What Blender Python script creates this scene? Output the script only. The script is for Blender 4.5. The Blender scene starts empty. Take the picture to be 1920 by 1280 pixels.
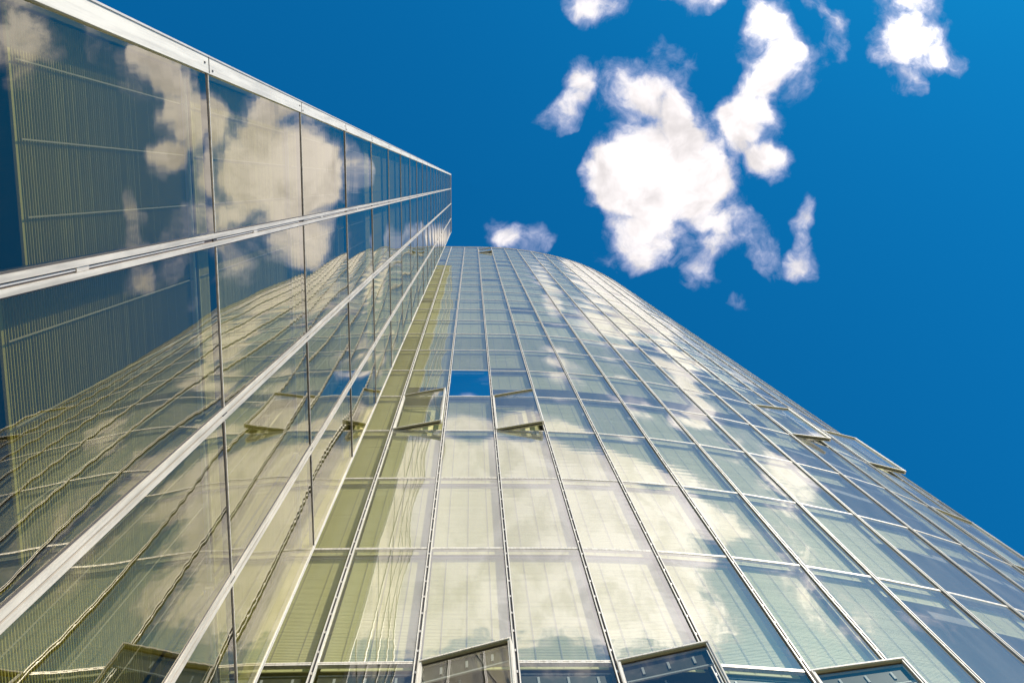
import bpy, math, random
import numpy as np
from mathutils import Matrix, Vector
random.seed(7)
sc = bpy.context.scene
COL = sc.collection

# ---------------------------------------------------------------- camera, sky, sun, exposure
U = 3.8                    # storey height in metres
EYE = 1.6
FPX = 1709.0
RIGHT = Vector((0.99904754, -0.00633637, -0.04317237))
DOWN = Vector((-0.00108747, 0.9854775, -0.16980255))
FWD = Vector((0.04362133, 0.16968777, 0.98453199))
cd = bpy.data.cameras.new('camera'); cam = bpy.data.objects.new('camera', cd); COL.objects.link(cam)
cd.sensor_width = 36; cd.lens = FPX / 1920 * 36; cd.clip_end = 5000; cd.clip_start = .05
M = Matrix.Identity(4)
for r in range(3):
    M[r][0] = RIGHT[r]; M[r][1] = -DOWN[r]; M[r][2] = -FWD[r]
M[2][3] = EYE
cam.matrix_world = M
sc.camera = cam
sc.view_settings.view_transform = 'Standard'; sc.view_settings.look = 'None'
sc.view_settings.gamma = 1; sc.view_settings.exposure = 0.47
sc.cycles.max_bounces = 10; sc.cycles.transparent_max_bounces = 16; sc.cycles.glossy_bounces = 5
sc.cycles.diffuse_bounces = 3; sc.cycles.caustics_reflective = False; sc.cycles.caustics_refractive = False
sc.cycles.sample_clamp_indirect = 6

SUN_EL, SUN_AZ = 47, 42       # azimuth measured from -Y towards +X
sd = Vector((math.cos(math.radians(SUN_EL)) * math.sin(math.radians(SUN_AZ)),
             -math.cos(math.radians(SUN_EL)) * math.cos(math.radians(SUN_AZ)), math.sin(math.radians(SUN_EL))))
sl = bpy.data.lights.new('sun', 'SUN'); sl.energy = 5.0; sl.angle = math.radians(.5); sl.color = (1, .91, .76)
so = bpy.data.objects.new('sun', sl); COL.objects.link(so)
so.rotation_euler = sd.to_track_quat('Z', 'Y').to_euler()


class NT:
    def __init__(s, tree): s.t = tree; s.n = tree.nodes; s.l = tree.links
    def node(s, kind, **kw):
        n = s.n.new(kind)
        for k, v in kw.items(): setattr(n, k, v)
        return n
    def set(s, sock, v):
        if hasattr(v, 'is_output'): s.l.new(v, sock)
        else: sock.default_value = v
    def math(s, op, a, b=None, c=None, clamp=False):
        n = s.node('ShaderNodeMath', operation=op, use_clamp=clamp)
        s.set(n.inputs[0], a)
        if b is not None: s.set(n.inputs[1], b)
        if c is not None: s.set(n.inputs[2], c)
        return n.outputs[0]
    def vmath(s, op, a, b=None, scale=None):
        n = s.node('ShaderNodeVectorMath', operation=op)
        s.set(n.inputs[0], a)
        if b is not None: s.set(n.inputs[1], b)
        if scale is not None: s.set(n.inputs[3], scale)
        return n.outputs[1] if op in ('LENGTH', 'DISTANCE', 'DOT_PRODUCT') else n.outputs[0]
    def xyz(s, v):
        n = s.node('ShaderNodeSeparateXYZ'); s.l.new(v, n.inputs[0]); return n.outputs
    def comb(s, x, y, z):
        n = s.node('ShaderNodeCombineXYZ')
        for i, q in enumerate((x, y, z)): s.set(n.inputs[i], q)
        return n.outputs[0]
    def noise(s, vec, scale, detail=3, rough=.5, dim='3D', lac=2.0):
        n = s.node('ShaderNodeTexNoise', noise_dimensions=dim)
        s.l.new(vec, n.inputs['Vector']); n.inputs['Scale'].default_value = scale
        n.inputs['Detail'].default_value = detail; n.inputs['Roughness'].default_value = rough
        n.inputs['Lacunarity'].default_value = lac
        return n.outputs
    def smooth(s, v, a, b, lo=0.0, hi=1.0):
        n = s.node('ShaderNodeMapRange', interpolation_type='SMOOTHSTEP')
        s.set(n.inputs[0], v); n.inputs[1].default_value = a; n.inputs[2].default_value = b
        n.inputs[3].default_value = lo; n.inputs[4].default_value = hi
        return n.outputs[0]
    def mix(s, f, a, b, mode='MIX'):
        n = s.node('ShaderNodeMix', data_type='RGBA', blend_type=mode)
        s.set(n.inputs[0], f); s.set(n.inputs[6], a); s.set(n.inputs[7], b)
        return n.outputs[2]


def sky_uv(px, py):
    """direction of a picture point on the flat cloud layer overhead (x/z, y/z)"""
    d = FWD * FPX + RIGHT * (px - 960) + DOWN * (py - 640)
    return d.x / d.z, d.y / d.z


# clouds of the layer overhead: centre, radii, turn, weight (source frame numbers, stored as sky directions)
CLOUDS = [
    (1225, 205, 58, 55, 0, 1.0), (1290, 215, 45, 50, 0, .8), (1175, 265, 55, 45, 0, .7), (1180, 325, 84, 65, 0, 1.1), (1300, 315, 74, 66, 0, 1.1),
    (1240, 385, 95, 70, 0, 1.2), (1240, 330, 85, 85, 0, .7), (1248, 262, 52, 45, 0, .6), (1420, 165, 40, 45, 0, .6), (1345, 375, 62, 62, 0, .95), (1218, 465, 62, 55, 0, .95), (1140, 360, 55, 60, 0, .6),
    (1440, 100, 48, 65, 0, 1.0), (1400, 205, 55, 55, 0, .95), (1425, 262, 52, 52, 0, .95), (1480, 160, 50, 75, 0, .7),
    (1452, 315, 48, 36, 0, .75), (1382, 225, 45, 50, 0, .8), (1475, 300, 30, 24, 0, .5), (1440, 30, 55, 45, 0, .55),
    (1055, 218, 48, 36, 0, .85), (1085, 150, 42, 60, 0, .62), (1150, 165, 80, 50, 0, .6), (1240, 125, 65, 65, 0, .66),
    (1315, 490, 48, 65, 30, .78), (1385, 452, 75, 42, 0, .6), (1160, 470, 50, 60, 0, .66), (1455, 492, 55, 34, 20, .62),
    (1508, 415, 30, 40, 0, .85), (1510, 492, 30, 42, 0, .85), (1385, 558, 30, 20, 0, .6),
    (1118, 12, 62, 40, 0, .9), (1310, -5, 75, 32, 0, .95), (1530, 5, 26, 34, 0, .8), (1565, 80, 32, 70, 0, .68),
    (1690, 0, 62, 34, 0, .75), (1700, 92, 62, 50, 0, 1.0), (1728, 50, 48, 60, 0, .62), (1700, 168, 36, 24, 0, .58),
    (1786, 100, 32, 30, 0, .62), (932, 434, 40, 42, 0, .82), (985, 455, 58, 36, 0, .85),
    # cloud bank behind and above the viewer, seen only as reflections
    (760, -360, 420, 250, 0, 1.5), (1120, -320, 330, 240, 0, 1.5), (1400, -420, 220, 180, 0, .62),
    (640, -140, 180, 80, 0, .6), (900, -570, 620, 175, 0, 1.5), (1000, -165, 300, 80, 0, .8),
    (1620, -150, 170, 90, 0, .8), (1880, -260, 150, 90, 0, .7), (2050, -520, 190, 130, 0, .6), (1480, -210, 160, 70, 0, .6), (2150, -90, 120, 80, 0, .5),
]
w = bpy.data.worlds.new('World'); sc.world = w; w.use_nodes = True
T = NT(w.node_tree); T.n.clear()
geo = T.node('ShaderNodeTexCoord').outputs['Generated']
dx, dy, dz = T.xyz(geo)
zc = T.math('MAXIMUM', dz, .08)
u = T.math('DIVIDE', dx, zc); v = T.math('DIVIDE', dy, zc)
uv = T.comb(u, v, 0.0)
warp = T.noise(uv, 9.0, 3, .55)[1]
warp = T.vmath('SUBTRACT', warp, (.5, .5, .5))
warp2 = T.vmath('SUBTRACT', T.noise(uv, 38.0, 3, .55)[1], (.5, .5, .5))
wuv = T.vmath('ADD', T.vmath('ADD', uv, T.vmath('SCALE', warp, scale=.06)), T.vmath('SCALE', warp2, scale=.016))
acc = None
for (cx, cy, rx, ry, rot, amp) in CLOUDS:
    a, b = sky_uv(cx, cy)
    mp = T.node('ShaderNodeMapping', vector_type='TEXTURE')
    T.l.new(wuv, mp.inputs['Vector'])
    mp.inputs['Location'].default_value = (a, b, 0)
    k = 1 / FPX * (1 + (a * a + b * b) * .8)
    mp.inputs['Rotation'].default_value = (0, 0, math.radians(rot))
    mp.inputs['Scale'].default_value = (rx * 1.18 * k, ry * 1.18 * k, 1)
    L = T.vmath('LENGTH', mp.outputs[0])
    g = T.math('MULTIPLY', T.math('SUBTRACT', 1.0, T.math('MULTIPLY', L, L), clamp=True), amp)
    acc = g if acc is None else T.math('ADD', acc, g)
acc = T.math('MINIMUM', acc, 1.75)
fb = T.noise(wuv, 11.0, 8, .62)[0]
fb2 = T.noise(wuv, 34.0, 6, .6)[0]
n1 = T.math('ADD', T.math('MULTIPLY', T.math('SUBTRACT', fb, .5), 2.3), T.math('MULTIPLY', T.math('SUBTRACT', fb2, .5), 1.2))
gate = T.smooth(acc, .0, .3)
dens = T.smooth(T.math('ADD', acc, T.math('MULTIPLY', n1, gate)), .36, 1.42)
gap = T.vmath('LENGTH', T.vmath('MULTIPLY', T.vmath('SUBTRACT', wuv, (.10, -.236, 0)), (1 / .42, 1 / .048, 0)))
dens = T.math('MULTIPLY', dens, T.smooth(gap, .45, 1.0))
sky = T.node('ShaderNodeTexSky', sky_type='NISHITA', sun_disc=False)
sky.sun_elevation = math.radians(SUN_EL); sky.sun_rotation = math.radians(180 - SUN_AZ)
sky.altitude = 300; sky.air_density = 1.0; sky.dust_density = .4; sky.ozone_density = 3.0
skyc = T.mix(1.0, sky.outputs[0], (.02, .68, .99, 1), 'MULTIPLY')
near = T.vmath('DOT_PRODUCT', geo, tuple(sd))
glow = T.smooth(near, .84, .99, 1.0, 1.8)
shade = T.noise(wuv, 16.0, 4, .6)[0]
body = T.math('MULTIPLY', T.smooth(shade, .32, .62, .74, 1.08), glow)
bright = T.vmath('SCALE', (7.8, 7.35, 7.35), scale=body)
thin = T.vmath('SCALE', (4.9, 5.1, 7.0), scale=1.0)
cc = T.mix(T.smooth(dens, .25, .9), thin, bright)
final = T.mix(dens, skyc, cc)
bg = T.node('ShaderNodeBackground'); T.l.new(final, bg.inputs[0]); bg.inputs[1].default_value = .1
out = T.node('ShaderNodeOutputWorld'); T.l.new(bg.outputs[0], out.inputs[0])
w.cycles.sampling_method = 'MANUAL'; w.cycles.sample_map_resolution = 512

# ---------------------------------------------------------------- materials
def mat(name):
    m = bpy.data.materials.new(name); m.use_nodes = True
    t = NT(m.node_tree); t.n.clear()
    o = t.node('ShaderNodeOutputMaterial')
    return m, t, o


def plain(name, col, rough=.5, metal=0.0, var=.06, scale=3.0, spec=.5, jitter=0.0, streak=0.0):
    m, t, o = mat(name)
    p = t.node('ShaderNodeBsdfPrincipled')
    pos = t.node('ShaderNodeNewGeometry').outputs['Position']
    n = t.noise(pos, scale, 5, .6)[0]
    c = t.mix(n, tuple(x * (1 - var * 2) for x in col) + (1,), tuple(min(1, x * (1 + var)) for x in col) + (1,))
    if jitter:
        r_ = t.math('ADD', 1 - jitter, t.math('MULTIPLY', t.node('ShaderNodeObjectInfo').outputs['Random'], 2 * jitter))
        c = t.vmath('SCALE', c, scale=r_)
    if streak:
        s_ = t.noise(t.vmath('MULTIPLY', pos, (22.0, 22.0, .8)), 1.0, 5, .65)[0]
        c = t.vmath('SCALE', c, scale=t.smooth(s_, .3, .62, 1 - streak, 1.0))
    t.l.new(c, p.inputs['Base Color']); p.inputs['Metallic'].default_value = metal
    t.set(p.inputs['Roughness'], t.math('ADD', t.math('MULTIPLY', n, .15), rough - .07))
    p.inputs['Specular IOR Level'].default_value = spec
    t.l.new(p.outputs[0], o.inputs[0])
    return m


def glass(name, tint, ior=1.9, wave=.0025, lam=.26, low=.0022, rough=0.0, soft=None, sheen=0.0, power=5.0, coat=(1, 1, 1)):
    m, t, o = mat(name)
    g = t.node('ShaderNodeNewGeometry')
    pos, nor = g.outputs['Position'], g.outputs['Normal']
    px, py, pz = t.xyz(pos)
    rnd = t.node('ShaderNodeObjectInfo').outputs['Random']
    shift = t.comb(t.math('MULTIPLY', rnd, 60.0), 0.0, t.math('MULTIPLY', rnd, 37.0))
    pos = t.vmath('ADD', pos, shift)
    n = t.noise(pos, .9, 2, .5)[1]
    nv = t.vmath('SCALE', t.vmath('SUBTRACT', n, (.5, .5, .5)), scale=low * 2)
    m2 = t.noise(pos, .55, 1, .5)[0]
    ww = t.math('MULTIPLY', t.math('SINE', t.math('ADD', t.math('MULTIPLY', pz, 2 * math.pi / lam), t.math('MULTIPLY', m2, 9.0))),
                t.smooth(m2, .38, .7, wave * .25, wave))
    nn = t.vmath('NORMALIZE', t.vmath('ADD', t.vmath('ADD', nor, nv), t.comb(0.0, 0.0, ww)))
    c = t.math('ABSOLUTE', t.vmath('DOT_PRODUCT', g.outputs['Incoming'], nor))
    f0 = ((ior - 1) / (ior + 1)) ** 2
    F = t.math('ADD', f0, t.math('MULTIPLY', 1 - f0, t.math('POWER', t.math('SUBTRACT', 1.0, c, clamp=True), 5.0)))
    fac = t.math('DIVIDE', t.math('MULTIPLY', F, 2.0), t.math('ADD', F, 1.0))
    if soft: fac = t.math('ADD', soft[0], t.math('MULTIPLY', soft[1] - soft[0], t.math('POWER', t.math('SUBTRACT', 1.0, c, clamp=True), power)))
    gl = t.node('ShaderNodeBsdfGlossy'); gl.inputs['Roughness'].default_value = rough
    gl.inputs['Color'].default_value = coat + (1,); t.l.new(nn, gl.inputs['Normal'])
    tr = t.node('ShaderNodeBsdfTransparent'); tr.inputs[0].default_value = tint + (1,)
    mx = t.node('ShaderNodeMixShader'); t.l.new(fac, mx.inputs[0]); t.l.new(tr.outputs[0], mx.inputs[1]); t.l.new(gl.outputs[0], mx.inputs[2])
    last = mx.outputs[0]
    if sheen:
        df = t.node('ShaderNodeBsdfDiffuse'); df.inputs[0].default_value = (.80, .79, .76, 1)  # pale diffuse mixed into the glass to paint a milky silver sheen
        st = t.noise(t.vmath('MULTIPLY', pos, (3.0, 3.0, .35)), 1.5, 4, .6)[0]
        m3 = t.node('ShaderNodeMixShader'); t.l.new(t.smooth(st, .25, .75, sheen * .75, sheen * 1.25), m3.inputs[0])
        t.l.new(last, m3.inputs[1]); t.l.new(df.outputs[0], m3.inputs[2]); last = m3.outputs[0]
    t.l.new(last, o.inputs[0])
    return m


MAT = dict(
    white=plain('white_painted_aluminium', (.82, .77, .70), .38, 0, .05, 2.0, streak=.28),
    rail=plain('brushed_aluminium', (.62, .58, .55), .42, .35, .08, 5.0),
    gasket=plain('black_rubber_gasket', (.03, .028, .035), .6, 0, .1),
    groove=plain('brown_recess', (.16, .12, .11), .6, 0, .2, 6.0),
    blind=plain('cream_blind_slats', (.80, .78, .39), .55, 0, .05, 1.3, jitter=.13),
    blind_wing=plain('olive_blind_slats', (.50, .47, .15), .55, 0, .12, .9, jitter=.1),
    bar=plain('satin_aluminium', (.74, .67, .59), .35, .12, .14, 3.5, streak=.35),
    cord=plain('grey_blind_cord', (.42, .40, .33), .6),
    head=plain('light_head_rail', (.62, .62, .60), .45),
    olive=plain('olive_wall_panel', (.52, .50, .08), .5, 0, .07, .8),
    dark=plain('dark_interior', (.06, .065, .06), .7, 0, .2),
    slab=plain('ceiling_plaster', (.42, .42, .40), .8),
    ventframe=plain('olive_grey_frame', (.42, .40, .24), .45, .1, .12, 9.0),
    grey=plain('grey_header_panel', (.07, .075, .06), .5, 0, .12, 5.0),
    glass=glass('curtain_wall_glass', (.84, .85, .81), 2.2, soft=(.32, .86), sheen=.09, coat=(1, .98, .96)),
    glass_clear=glass('clean_solar_glass', (.55, .62, .62), 2.2, soft=(.80, .97), low=.001, wave=.001),
    glass_dark=glass('dark_vent_glass', (.72, .75, .72), 2.2, soft=(.14, .7)),
    glass_wing=glass('wing_glass', (.68, .66, .48), 1.95, .0011, .20, .0022, soft=(.09, 1.0), power=3.5, coat=(1, .95, .82)),
    pave=plain('grey_paving', (.33, .31, .28), .85, 0, .15, .7),
    road=plain('asphalt', (.05, .05, .052), .9, 0, .2, 4.0),
)


# ---------------------------------------------------------------- mesh helpers
class MB:
    def __init__(s): s.v = []; s.f = []; s.m = []; s.smooth = []
    def quad(s, a, b, c, d, mi=0):
        i = len(s.v); s.v += [a, b, c, d]; s.f.append((i, i + 1, i + 2, i + 3)); s.m.append(mi); s.smooth.append(False)
    def box(s, org, ax, ay, az, mi=0):
        """box from a corner and three edge vectors"""
        o = Vector(org); ax = Vector(ax); ay = Vector(ay); az = Vector(az)
        if ax.cross(ay).dot(az) < 0: ax, ay = ay, ax
        i = len(s.v)
        s.v += [o, o + ax, o + ax + ay, o + ay, o + az, o + ax + az, o + ax + ay + az, o + ay + az]
        for f in ((0, 3, 2, 1), (4, 5, 6, 7), (0, 1, 5, 4), (1, 2, 6, 5), (2, 3, 7, 6), (3, 0, 4, 7)):
            s.f.append(tuple(i + k for k in f)); s.m.append(mi); s.smooth.append(False)
    def merge(s, o):
        i = len(s.v); s.v += o.v; s.f += [tuple(i + k for k in f) for f in o.f]; s.m += o.m; s.smooth += o.smooth
    def build(s, name, mats, parent=None, base=Vector((0, 0, 0))):
        me = bpy.data.meshes.new(name)
        me.from_pydata([tuple(Vector(p) - base) for p in s.v], [], s.f)
        for k in (mats if isinstance(mats, (list, tuple)) else [mats]): me.materials.append(MAT[k])
        me.polygons.foreach_set('material_index', s.m); me.polygons.foreach_set('use_smooth', s.smooth)
        me.update()
        o = bpy.data.objects.new(name, me); COL.objects.link(o)
        if parent: o.parent = parent
        else: o.location = base
        return o


def Z(h): return EYE + h * U


def thing(name, label, cat, base, **kw):
    o = bpy.data.objects.new(name, None); COL.objects.link(o); o.location = base
    o['label'] = label; o['category'] = cat
    for k, val in kw.items(): o[k] = val
    return o


class Panel:
    """a storey-high bay of a facade: a, b plan points (left, right seen from outside), outward normal n"""
    def __init__(s, a, b, z0, z1):
        s.a = Vector((a[0], a[1], 0)); s.b = Vector((b[0], b[1], 0)); s.z0 = z0; s.z1 = z1
        s.t = (s.b - s.a).normalized(); s.w = (s.b - s.a).length
        s.n = Vector((s.t.y, -s.t.x, 0))            # outward
    def p(s, x, z, d):
        """x metres along, height z, d metres outward"""
        q = s.a + s.t * x + s.n * d; return Vector((q.x, q.y, z))


def pane_mesh(P, inset=.035, bow=.016, tilt=.004, nx=6, nz=10, off=0.0, mb=None, rng=random):
    mb = mb or MB()
    i0 = len(mb.v)
    tx, tz = rng.uniform(-tilt, tilt), rng.uniform(-tilt, tilt)
    bw = bow * rng.uniform(.5, 1.4) * (1 if rng.random() < .8 else -.6)
    w_, h_ = P.w - 2 * inset, P.z1 - P.z0 - 2 * inset
    for j in range(nz + 1):
        for i in range(nx + 1):
            s_, r_ = i / nx, j / nz
            d = off + bw * (1 - (2 * s_ - 1) ** 2) * (1 - (2 * r_ - 1) ** 2) + (s_ - .5) * tx * w_ + (r_ - .5) * tz * h_ * .5
            mb.v.append(P.p(inset + s_ * w_, P.z0 + inset + r_ * h_, d))
    for j in range(nz):
        for i in range(nx):
            a = i0 + j * (nx + 1) + i
            mb.f.append((a, a + 1, a + nx + 2, a + nx + 1)); mb.m.append(0); mb.smooth.append(True)
    return mb


def blind_mesh(P, depth=.15, drop=1.0, slats=True, step=.004, pitch=.042, side=.05, mb=None, top=.13):
    """venetian blind: shingled slats (0), head rail (1), cords (2)"""
    mb = mb or MB()
    zt = P.z1 - top; zb = zt - (P.z1 - P.z0 - top - .10) * drop
    x0, x1 = side, P.w - side
    if drop > .02:
        if slats:
            n = max(1, int((zt - zb) / pitch)); p = (zt - zb) / n
            for k in range(n):
                a = zb + k * p; b = a + p
                j = random.uniform(-.0012, .0012)
                mb.quad(P.p(x0, a, -depth + step + j), P.p(x1, a, -depth + step + j), P.p(x1, b, -depth), P.p(x0, b, -depth), 0)
                mb.quad(P.p(x0, a, -depth - .001), P.p(x1, a, -depth - .001), P.p(x1, a, -depth + step + j), P.p(x0, a, -depth + step + j), 0)
        else:
            mb.quad(P.p(x0, zb, -depth), P.p(x1, zb, -depth), P.p(x1, zt, -depth), P.p(x0, zt, -depth), 0)
        for q in (.2, .5, .8):
            xc = x0 + (x1 - x0) * q
            mb.box(P.p(xc - .004, zb, -depth + step + .010), P.t * .008, P.n * .004, Vector((0, 0, zt - zb)), 2)
        mb.box(P.p(x0, zb - .03, -depth - .008), P.t * (x1 - x0), P.n * .014, Vector((0, 0, .028)), 0)
    mb.box(P.p(x0, zt + .001, -depth - .03), P.t * (x1 - x0), P.n * .06, Vector((0, 0, .05)), 1)
    return mb


def project(p):
    q = Vector(p) - Vector((0, 0, EYE)); z = q.dot(FWD)
    return (960 + FPX * q.dot(RIGHT) / z, 640 + FPX * q.dot(DOWN) / z, z)


def screen_area(P):
    n = 0
    e1 = None
    c = [project(P.p(x, z, 0)) for x, z in ((0, P.z0), (P.w, P.z0), (P.w, P.z1), (0, P.z1))]
    if min(q[2] for q in c) < .1: return 0
    area = abs(sum(c[i][0] * c[(i + 1) % 4][1] - c[(i + 1) % 4][0] * c[i][1] for i in range(4))) / 2
    for i in range(6):
        for j in range(6):
            x, y, z = project(P.p((i + .5) / 6 * P.w, P.z0 + (P.z1 - P.z0) * (j + .5) / 6, 0))
            if 0 < x < 1920 and 0 < y < 1280: n += 1
    facing = P.n.dot(Vector((0, 0, EYE)) - P.p(P.w / 2, P.z0, 0)) > 0
    return area * n / 36 if facing else 0


# ---------------------------------------------------------------- ground
g = MB(); R = 1500
g.quad((-R, -R, -.004), (R, -R, -.004), (R, R, -.004), (-R, R, -.004))
o = g.build('ground', 'pave'); o['kind'] = 'structure'
g = MB(); g.box((-200, -22, -.15), (400, 0, 0), (0, 9, 0), (0, 0, .15))
g.f = g.f[1:2]; g.m = g.m[1:2]; g.smooth = g.smooth[1:2]
for i in range(len(g.v)): g.v[i] = g.v[i] + Vector((0, 0, .0))
o = g.build('road', 'road'); o['kind'] = 'structure'

# ---------------------------------------------------------------- curved tower
MEAS = [(-.53775, 1.6200), (-.19190, 1.6215), (.15189, 1.6245), (.49200, 1.6300), (.83300, 1.6475), (1.1770, 1.6790),
        (1.5220, 1.7260), (1.8610, 1.7870), (2.1980, 1.8605), (2.5280, 1.9460), (2.8540, 2.0540), (3.1670, 2.1850)]
pts = [Vector((x, y, 0)) * U for x, y in MEAS]
ang = math.atan2(pts[-1].y - pts[-2].y, pts[-1].x - pts[-2].x)
for k in range(30):
    ang += math.radians(3.4 if k < 6 else 5.5)
    if ang > math.radians(128): break
    pts.append(pts[-1] + Vector((math.cos(ang), math.sin(ang), 0)) * .345 * U)
NL = 7
pts = [pts[0] - Vector((.346 * U * (NL - i), 0, 0)) for i in range(NL)] + pts      # flat part running behind the wing
IDX = NL - 1        # pts[IDX + i] is mullion i (i = 1 is the first wholly seen)
NB = len(pts) - 1
LOW, TOP = -3, 21
def FH(k): return Z(2.914 + k)
base = Vector((2.0, 12.0, 0))
tower = thing('office_tower', 'curved glass tower with cream blinds behind its panes and several windows standing open', 'tower', base)
# vertex normals of the plan
nrm = []
for i, p in enumerate(pts):
    t = Vector((0, 0, 0))
    if i > 0: t += (p - pts[i - 1]).normalized()
    if i < NB: t += (pts[i + 1] - p).normalized()
    t.normalize(); nrm.append((t, Vector((t.y, -t.x, 0))))

vents = {(2, -1): 15, (4, -1): 15, (6, -1): 15, (1, 3): 10.5, (3, 3): 10.5, (10, 4): 11, (12, 4): 12, (3, 19): 10, (12, 2): 4.5}
allp = []
for i in range(NB):
    for k in range(LOW, TOP):
        P = Panel(pts[i], pts[i + 1], FH(k), FH(k + 1))
        allp.append((screen_area(P), i, k, P))
allp.sort(key=lambda q: -q[0])
ventset = {(c + IDX, k) for (c, k) in vents}
single = set()
for ar, i, k, P in allp:
    if ar > 0 and (i, k) not in ventset and len(single) < 100: single.add((i, k))
restg, restb = MB(), MB()
for ar, i, k, P in sorted(allp, key=lambda q: (q[1], q[2])):
    c = i - IDX
    rng = random.Random(i * 101 + k)
    drop = 1.0
    if k == 4:
        drop = {0: 1, 1: .5, 2: 0, 3: .58, 4: .52, 5: .55, 6: .5, 7: .5, 8: .55, 9: .35, 10: .3, 11: .2, 12: .2}.get(c, 1)
    elif k == -1: drop = 0 if c >= 0 else 1
    elif k > 4 and rng.random() < .07: drop = rng.uniform(.3, .8)
    elif c >= 8 and k <= 0: drop = rng.choice([0, .08, .25, 0])
    elif c >= 9 and k <= 6: drop = rng.choice([0, .3, 1, .15, .7])
    slats = ar > 1500
    if (i, k) in ventset: 
        a = vents[(c, k)]
        w_ = thing('open_window', 'x', 'x', Vector((0, 0, 0))); del w_['label'], w_['category']
        w_.parent = tower
        w_['label'] = 'window pane swung open on its left edge'
        w_.location = P.a + Vector((0, 0, P.z0)) - base
        wb = P.a + Vector((0, 0, P.z0))
        ca, sa = math.cos(math.radians(a)), math.sin(math.radians(a))
        Q = Panel(P.a, P.a + (P.t * ca + P.n * sa) * P.w, P.z0 + .03, P.z1 - .03)
        off = .03
        fm = MB(); fw, fd = .045, .10
        W, H = Q.w - .06, Q.z1 - Q.z0
        fm.box(Q.p(.03, Q.z0, -fd + off), Q.t * fw, Q.n * fd, Vector((0, 0, H)), 0)
        fm.box(Q.p(.03 + W - fw, Q.z0, -fd + off), Q.t * fw, Q.n * fd, Vector((0, 0, H)), 0)
        for z_ in (Q.z0, Q.z1 - fw):
            for q, (d0, d1) in enumerate(((-fd, -.07), (-.066, -.04), (-.036, 0))):
                fm.box(Q.p(.03 + fw, z_ + (.006 if q == 1 else 0), d0 + off), Q.t * (W - 2 * fw), Q.n * (d1 - d0), Vector((0, 0, fw - (.012 if q == 1 else 0))), 1 if q != 1 else 2)
        ring = .012
        fm.box(Q.p(.028, Q.z0 - .003, off + .001), Q.t * (W + .004), Q.n * ring, Vector((0, 0, .03)), 0)
        fm.box(Q.p(.028, Q.z1 - .027, off + .001), Q.t * (W + .004), Q.n * ring, Vector((0, 0, .03)), 0)
        fm.box(Q.p(.028, Q.z0 + .028, off + .001), Q.t * .02, Q.n * ring, Vector((0, 0, H - .056)), 0)
        fm.box(Q.p(W + .012, Q.z0 + .028, off + .001), Q.t * .02, Q.n * ring, Vector((0, 0, H - .056)), 0)
        fm.build('frame', ['white', 'ventframe', 'gasket'], w_, wb)
        for z_ in (P.z0 + .07, P.z1 - .10):
            am = MB(); s0 = P.p(P.w * .42, z_, -.02); s1 = Q.p(P.w * .86, z_, -.07); d = s1 - s0
            am.box(s0, d, Vector((0, 0, .012)), d.cross(Vector((0, 0, 1))).normalized() * .022, 0)
            am.build('stay_arm', 'rail', w_, wb)
        pm = pane_mesh(Q, inset=.06, rng=rng, tilt=.002)
        pm.build('pane', 'glass_dark' if k == -1 else 'glass', w_, wb)
        if k == -1:
            hd = MB(); hd.box(Q.p(.09, Q.z1 - .42, -.06), Q.t * (W - .12), Q.n * .02, Vector((0, 0, .33)), 0)
            hd.box(Q.p(.09, Q.z1 - .47, -.05), Q.t * (W - .12), Q.n * .02, Vector((0, 0, .03)), 1)
            for q in (.2, .5, .8): hd.box(Q.p(.09 + (W - .12) * q, Q.z1 - .36, -.038), Q.t * .03, Q.n * .012, Vector((0, 0, .16)), 1)
            hd.build('header_panel', ['grey', 'head'], w_, wb)
            bar = MB()
            bar.box(Q.p(.12, Q.z1 - .55, -.10), Q.t * .02 , Q.n * .02, Vector((0, 0, -2.6)), 0)
            bar.box(Q.p(.55, Q.z1 - .5, -.11), Q.t * .025 , Q.n * .02, Vector((0, 0, -2.6)), 0)
            bar.build('guide_rod', 'cord', w_, wb)
        bm_ = blind_mesh(P, drop=drop if k != 4 else 1, slats=slats, depth=.3)
        bm_.build('blind', ['blind', 'head', 'cord'], w_, wb)
        continue
    if (i, k) in single:
        wb = P.a + Vector((0, 0, P.z0))
        e = pane_mesh(P, rng=rng).build('window', 'glass_clear' if (drop < .05 and k == 4) else ('glass_dark' if k == -1 else 'glass'), tower, base)
        if drop < .05: e['label'] = 'window pane with its blind drawn up'
        bb = blind_mesh(P, drop=drop, slats=slats)
        if k == -1:
            bb.box(P.p(.06, P.z1 - .44, -.12), P.t * (P.w - .12), P.n * .02, Vector((0, 0, .30)), 3)
            for q in (.2, .5, .8): bb.box(P.p(P.w * q, P.z1 - .38, -.099), P.t * .03, P.n * .012, Vector((0, 0, .16)), 1)
        bl = bb.build('blind', ['blind', 'head', 'cord', 'grey'], e, base)
    else:
        pane_mesh(P, rng=rng, nx=3, nz=4, mb=restg)
        blind_mesh(P, drop=drop, slats=slats, mb=restb)
e = restg.build('windows', 'glass', tower, base); e['kind'] = 'stuff'; e['label'] = 'remaining glass panes of the upper storeys'
b = restb.build('blinds', ['blind', 'head', 'cord'], e, base)

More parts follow.
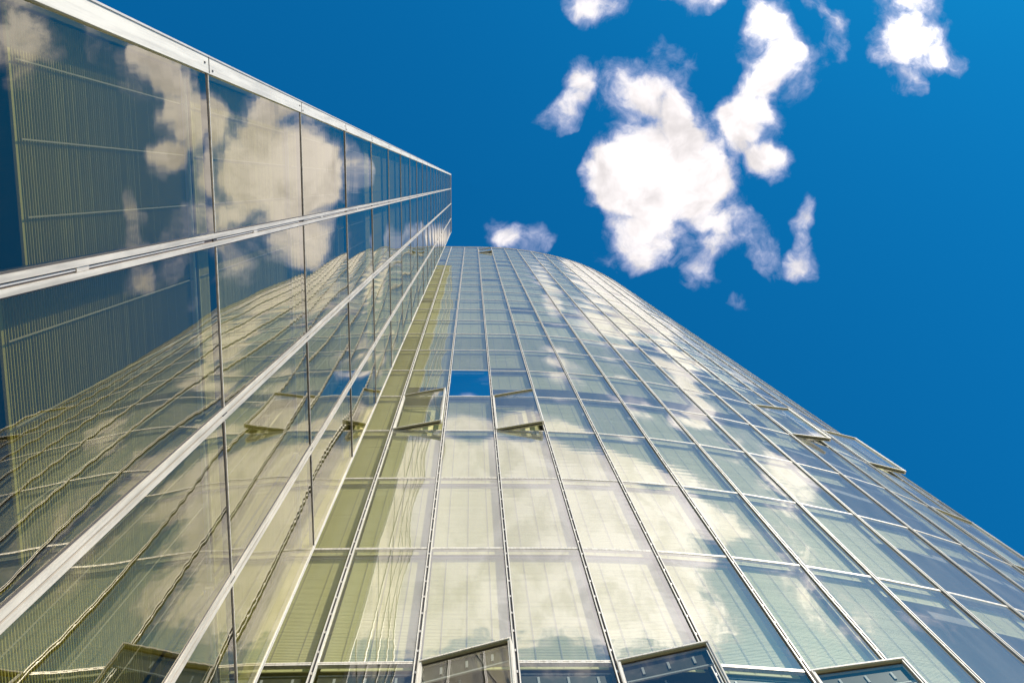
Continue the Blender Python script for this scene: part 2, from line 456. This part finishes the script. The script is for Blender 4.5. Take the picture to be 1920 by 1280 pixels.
# mullions
for i, p in enumerate(pts):
    t, n = nrm[i]
    m = MB(); z0, z1 = FH(LOW), FH(TOP) + .05; H = z1 - z0
    def bx(x, wd, d0, d1, za, zb, mi):
        m.box(p + t * x + n * d0 + Vector((0, 0, za)), t * wd, n * (d1 - d0), Vector((0, 0, zb - za)), mi)
    bx(-.033, .016, -.06, .030, z0, z1, 0)
    bx(.017, .016, -.06, .030, z0, z1, 0)
    bx(-.0165, .033, -.05, .006, z0, z1, 3)
    bx(-.044, .0105, -.05, .004, z0, z1, 3)
    near = -1 <= i - IDX <= 14
    for k in range(LOW, TOP):
        if near:
            for q in range(7):
                z = FH(k) + .25 + q * U / 7
                bx(-.012, .024, .009, .016, z, z + .06, 2)
    m.build('mullion', ['white', 'groove', 'rail', 'gasket'], tower, base)
# transoms
for k in range(LOW, TOP + 1):
    m = MB()
    for i in range(NB):
        P = Panel(pts[i], pts[i + 1], FH(k), FH(k) + 1); a = .038; wd = P.w - 2 * a; z = FH(k)
        m.box(P.p(a, z - .034, -.05), P.t * wd, P.n * .055, Vector((0, 0, .026)), 0)
        m.box(P.p(a, z - .007, -.05), P.t * wd, P.n * .043, Vector((0, 0, .014)), 1)
        m.box(P.p(a, z + .008, -.05), P.t * wd, P.n * .055, Vector((0, 0, .026)), 0)
        if 2 < i - IDX < 14:
            for q in range(8): m.box(P.p(a + wd * (q + .3) / 8, z - .006, -.006), P.t * .07, P.n * .009, Vector((0, 0, .012)), 2)
    m.build('transom', ['white', 'gasket', 'rail'], tower, base)
# storey slabs and core
def inset_plan(d): return [p - nrm[i][1] * d for i, p in enumerate(pts)]
ring = inset_plan(.42)
back = [Vector((pts[-1].x - 3, pts[-1].y + .5, 0)), Vector((pts[0].x, pts[-1].y + .5, 0))]
inner = inset_plan(5.5)
for k in range(LOW, TOP + 1):
    m = MB(); z = FH(k); zt = z + (.0 if k < TOP else -.02)
    for i in range(NB):
        a, b_, c, d = ring[i], ring[i + 1], inner[i + 1], inner[i]
        lo, hi = Vector((0, 0, zt - .30)), Vector((0, 0, zt))
        m.quad(a + lo, d + lo, c + lo, b_ + lo); m.quad(a + hi, b_ + hi, c + hi, d + hi); m.quad(a + lo, b_ + lo, b_ + hi, a + hi)
    m.build('floor_slab', 'slab', tower, base)
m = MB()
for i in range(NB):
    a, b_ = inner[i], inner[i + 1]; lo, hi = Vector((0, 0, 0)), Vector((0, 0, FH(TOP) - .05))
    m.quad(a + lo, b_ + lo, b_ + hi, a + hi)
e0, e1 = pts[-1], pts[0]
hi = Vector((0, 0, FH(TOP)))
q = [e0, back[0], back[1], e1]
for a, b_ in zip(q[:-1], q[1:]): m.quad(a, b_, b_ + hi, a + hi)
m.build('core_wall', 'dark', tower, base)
m = MB()
for i in range(NB):
    P = Panel(pts[i], pts[i + 1], 0, 1); z = FH(TOP)
    m.box(P.p(.04, z + .05, -.4), P.t * (P.w - .08), P.n * .44, Vector((0, 0, .05)), 0)
    m.box(P.p(0, 0, -.1), P.t * P.w, P.n * .1, Vector((0, 0, FH(LOW) - .05)), 1)
m.build('roof_edge', ['white', 'rail'], tower, base)

# ---------------------------------------------------------------- left wing
A = .5294
YS = [-.2205, .11615, .4845, .8573, 1.1962]
XW = -A * U
def GH(n): return Z(1.909 + n)
GT = Z(23.33)
baseW = Vector((XW - 3, .5 * U, 0))
wing = thing('glass_wing', 'flat glass building at the left, its panes mirroring clouds and tower', 'building', baseW)
levels = [GH(n) for n in range(-2, 22)] + [GT]
levels = [0.0] + [z for z in levels if z > .1]
for bi in range(4):
    # left seen from outside (outside = +X): larger y is ... Panel wants t x up: normal (ty,-tx); for +X normal t=(0,1)
    a = (XW, YS[bi] * U); b_ = (XW, YS[bi + 1] * U)
    for li in range(len(levels) - 1):
        P = Panel(a, b_, levels[li], levels[li + 1])
        rng = random.Random(bi * 57 + li)
        e = pane_mesh(P, inset=.03, bow=.009, tilt=.0035, rng=rng).build('window', 'glass_wing', wing, baseW)
        if levels[li + 1] - levels[li] > 2:
            drop = (.72, .80)[bi] if li == 2 and bi < 2 else 1.0
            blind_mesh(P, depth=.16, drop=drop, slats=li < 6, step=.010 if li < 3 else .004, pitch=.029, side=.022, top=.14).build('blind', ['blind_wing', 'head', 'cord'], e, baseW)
for j, y in enumerate(YS):
    m = MB(); p = Vector((XW, y * U, 0)); t = Vector((0, 1, 0)); n = Vector((1, 0, 0)); z0, z1 = 0, GT
    def bx(x, wd, d0, d1, za, zb, mi): m.box(p + t * x + n * d0 + Vector((0, 0, za)), t * wd, n * (d1 - d0), Vector((0, 0, zb - za)), mi)
    if j == 0:
        bx(-.100, .126, -.10, .022, z0, z1, 0); bx(-.105, .012, .024, .030, z0, z1, 2)
        for li, z in enumerate(levels[1:-1]):
            bx(-.095, .115, .0225, .0245, z - .012, z + .004, 3); bx(-.01, .014, .0225, .0265, z + .07, z + .10, 3); bx(-.05, .014, .0225, .0265, z - .13, z - .10, 3)
    elif j == 4:
        bx(-.030, .020, -.05, .010, z0, z1, 0); bx(-.009, .016, -.05, .004, z0, z1, 3); bx(.008, .014, -.05, .010, z0, z1, 0)
    else:
        g_ = .014 if j == 1 else .007
        bx(-.048, .048 - g_, -.05, .016, z0, z1, 0); bx(g_, .048 - g_, -.05, .016, z0, z1, 0)
        bx(-.058, .0095, -.05, .004, z0, z1, 3); bx(.0485, .0095, -.05, .004, z0, z1, 3)
        bx(-g_ + .0005, 2 * g_ - .001, -.05, -.004, z0, z1, 1 if j == 1 else 3)
        if j > 1:
            for z in levels[1:-1]: bx(-g_ + .0008, 2 * g_ - .0016, -.003, .0165, z - .05, z + .06, 3)
        for z in levels[1:-1] if j == 1 else ():
            bx(-.006, .010, -.003, .006, z + .04, z + 3.5, 2)
            bx(-.012, .024, -.003, .010, z + 1.25, z + 1.4, 0)
            bx(-.012, .024, -.003, .004, z - .05, z + .03, 3)
    m.build('mullion', ['bar' if 0 < j < 4 else 'white', 'groove', 'rail', 'gasket'], wing, baseW)
for li, z in enumerate(levels[1:-1]):
    m = MB()
    for bi in range(4):
        y0, y1 = YS[bi] * U + .059, YS[bi + 1] * U - .059
        if bi == 0: y0 = YS[0] * U + .028
        if bi == 3: y1 = YS[4] * U - .031
        m.box((XW - .05, y0, z - .026), (.052, 0, 0), (0, y1 - y0, 0), (0, 0, .020), 1)
        m.box((XW - .05, y0, z - .004), (.062, 0, 0), (0, y1 - y0, 0), (0, 0, .012), 0)
        m.box((XW - .05, y0, z + .010), (.052, 0, 0), (0, y1 - y0, 0), (0, 0, .018), 1)
    m.build('transom', ['white', 'gasket'], wing, baseW)
m = MB(); m.box((XW - .1, YS[0] * U + .03, GT - .03), (.13, 0, 0), (0, (YS[4] - YS[0]) * U - .07, 0), (0, 0, .06)); m.build('roof_edge', 'white', wing, baseW)
DW = 7.0
for z in levels[1:]:
    m = MB(); m.box((XW - DW + .1, YS[0] * U, z - .28 - .03), (DW - .5, 0, 0), (0, (YS[4] - YS[0]) * U - .05, 0), (0, 0, .28)); m.build('floor_slab', 'slab', wing, baseW)
m = MB(); m.box((XW - DW, YS[0] * U - .1, 0), (DW - .11, 0, 0), (0, .08, 0), (0, 0, GT)); m.box((XW - DW, YS[0] * U - .02, 0), (.1, 0, 0), (0, (YS[4] - YS[0]) * U, 0), (0, 0, GT - .01))
m.build('side_wall', 'white', wing, baseW)
m = MB()
for li in range(len(levels) - 1):
    m.box((XW - DW, YS[4] * U - .02, levels[li] + .012), (DW - .06, 0, 0), (0, .05, 0), (0, 0, levels[li + 1] - levels[li] - .024))
m.build('end_wall', 'olive', wing, baseW)
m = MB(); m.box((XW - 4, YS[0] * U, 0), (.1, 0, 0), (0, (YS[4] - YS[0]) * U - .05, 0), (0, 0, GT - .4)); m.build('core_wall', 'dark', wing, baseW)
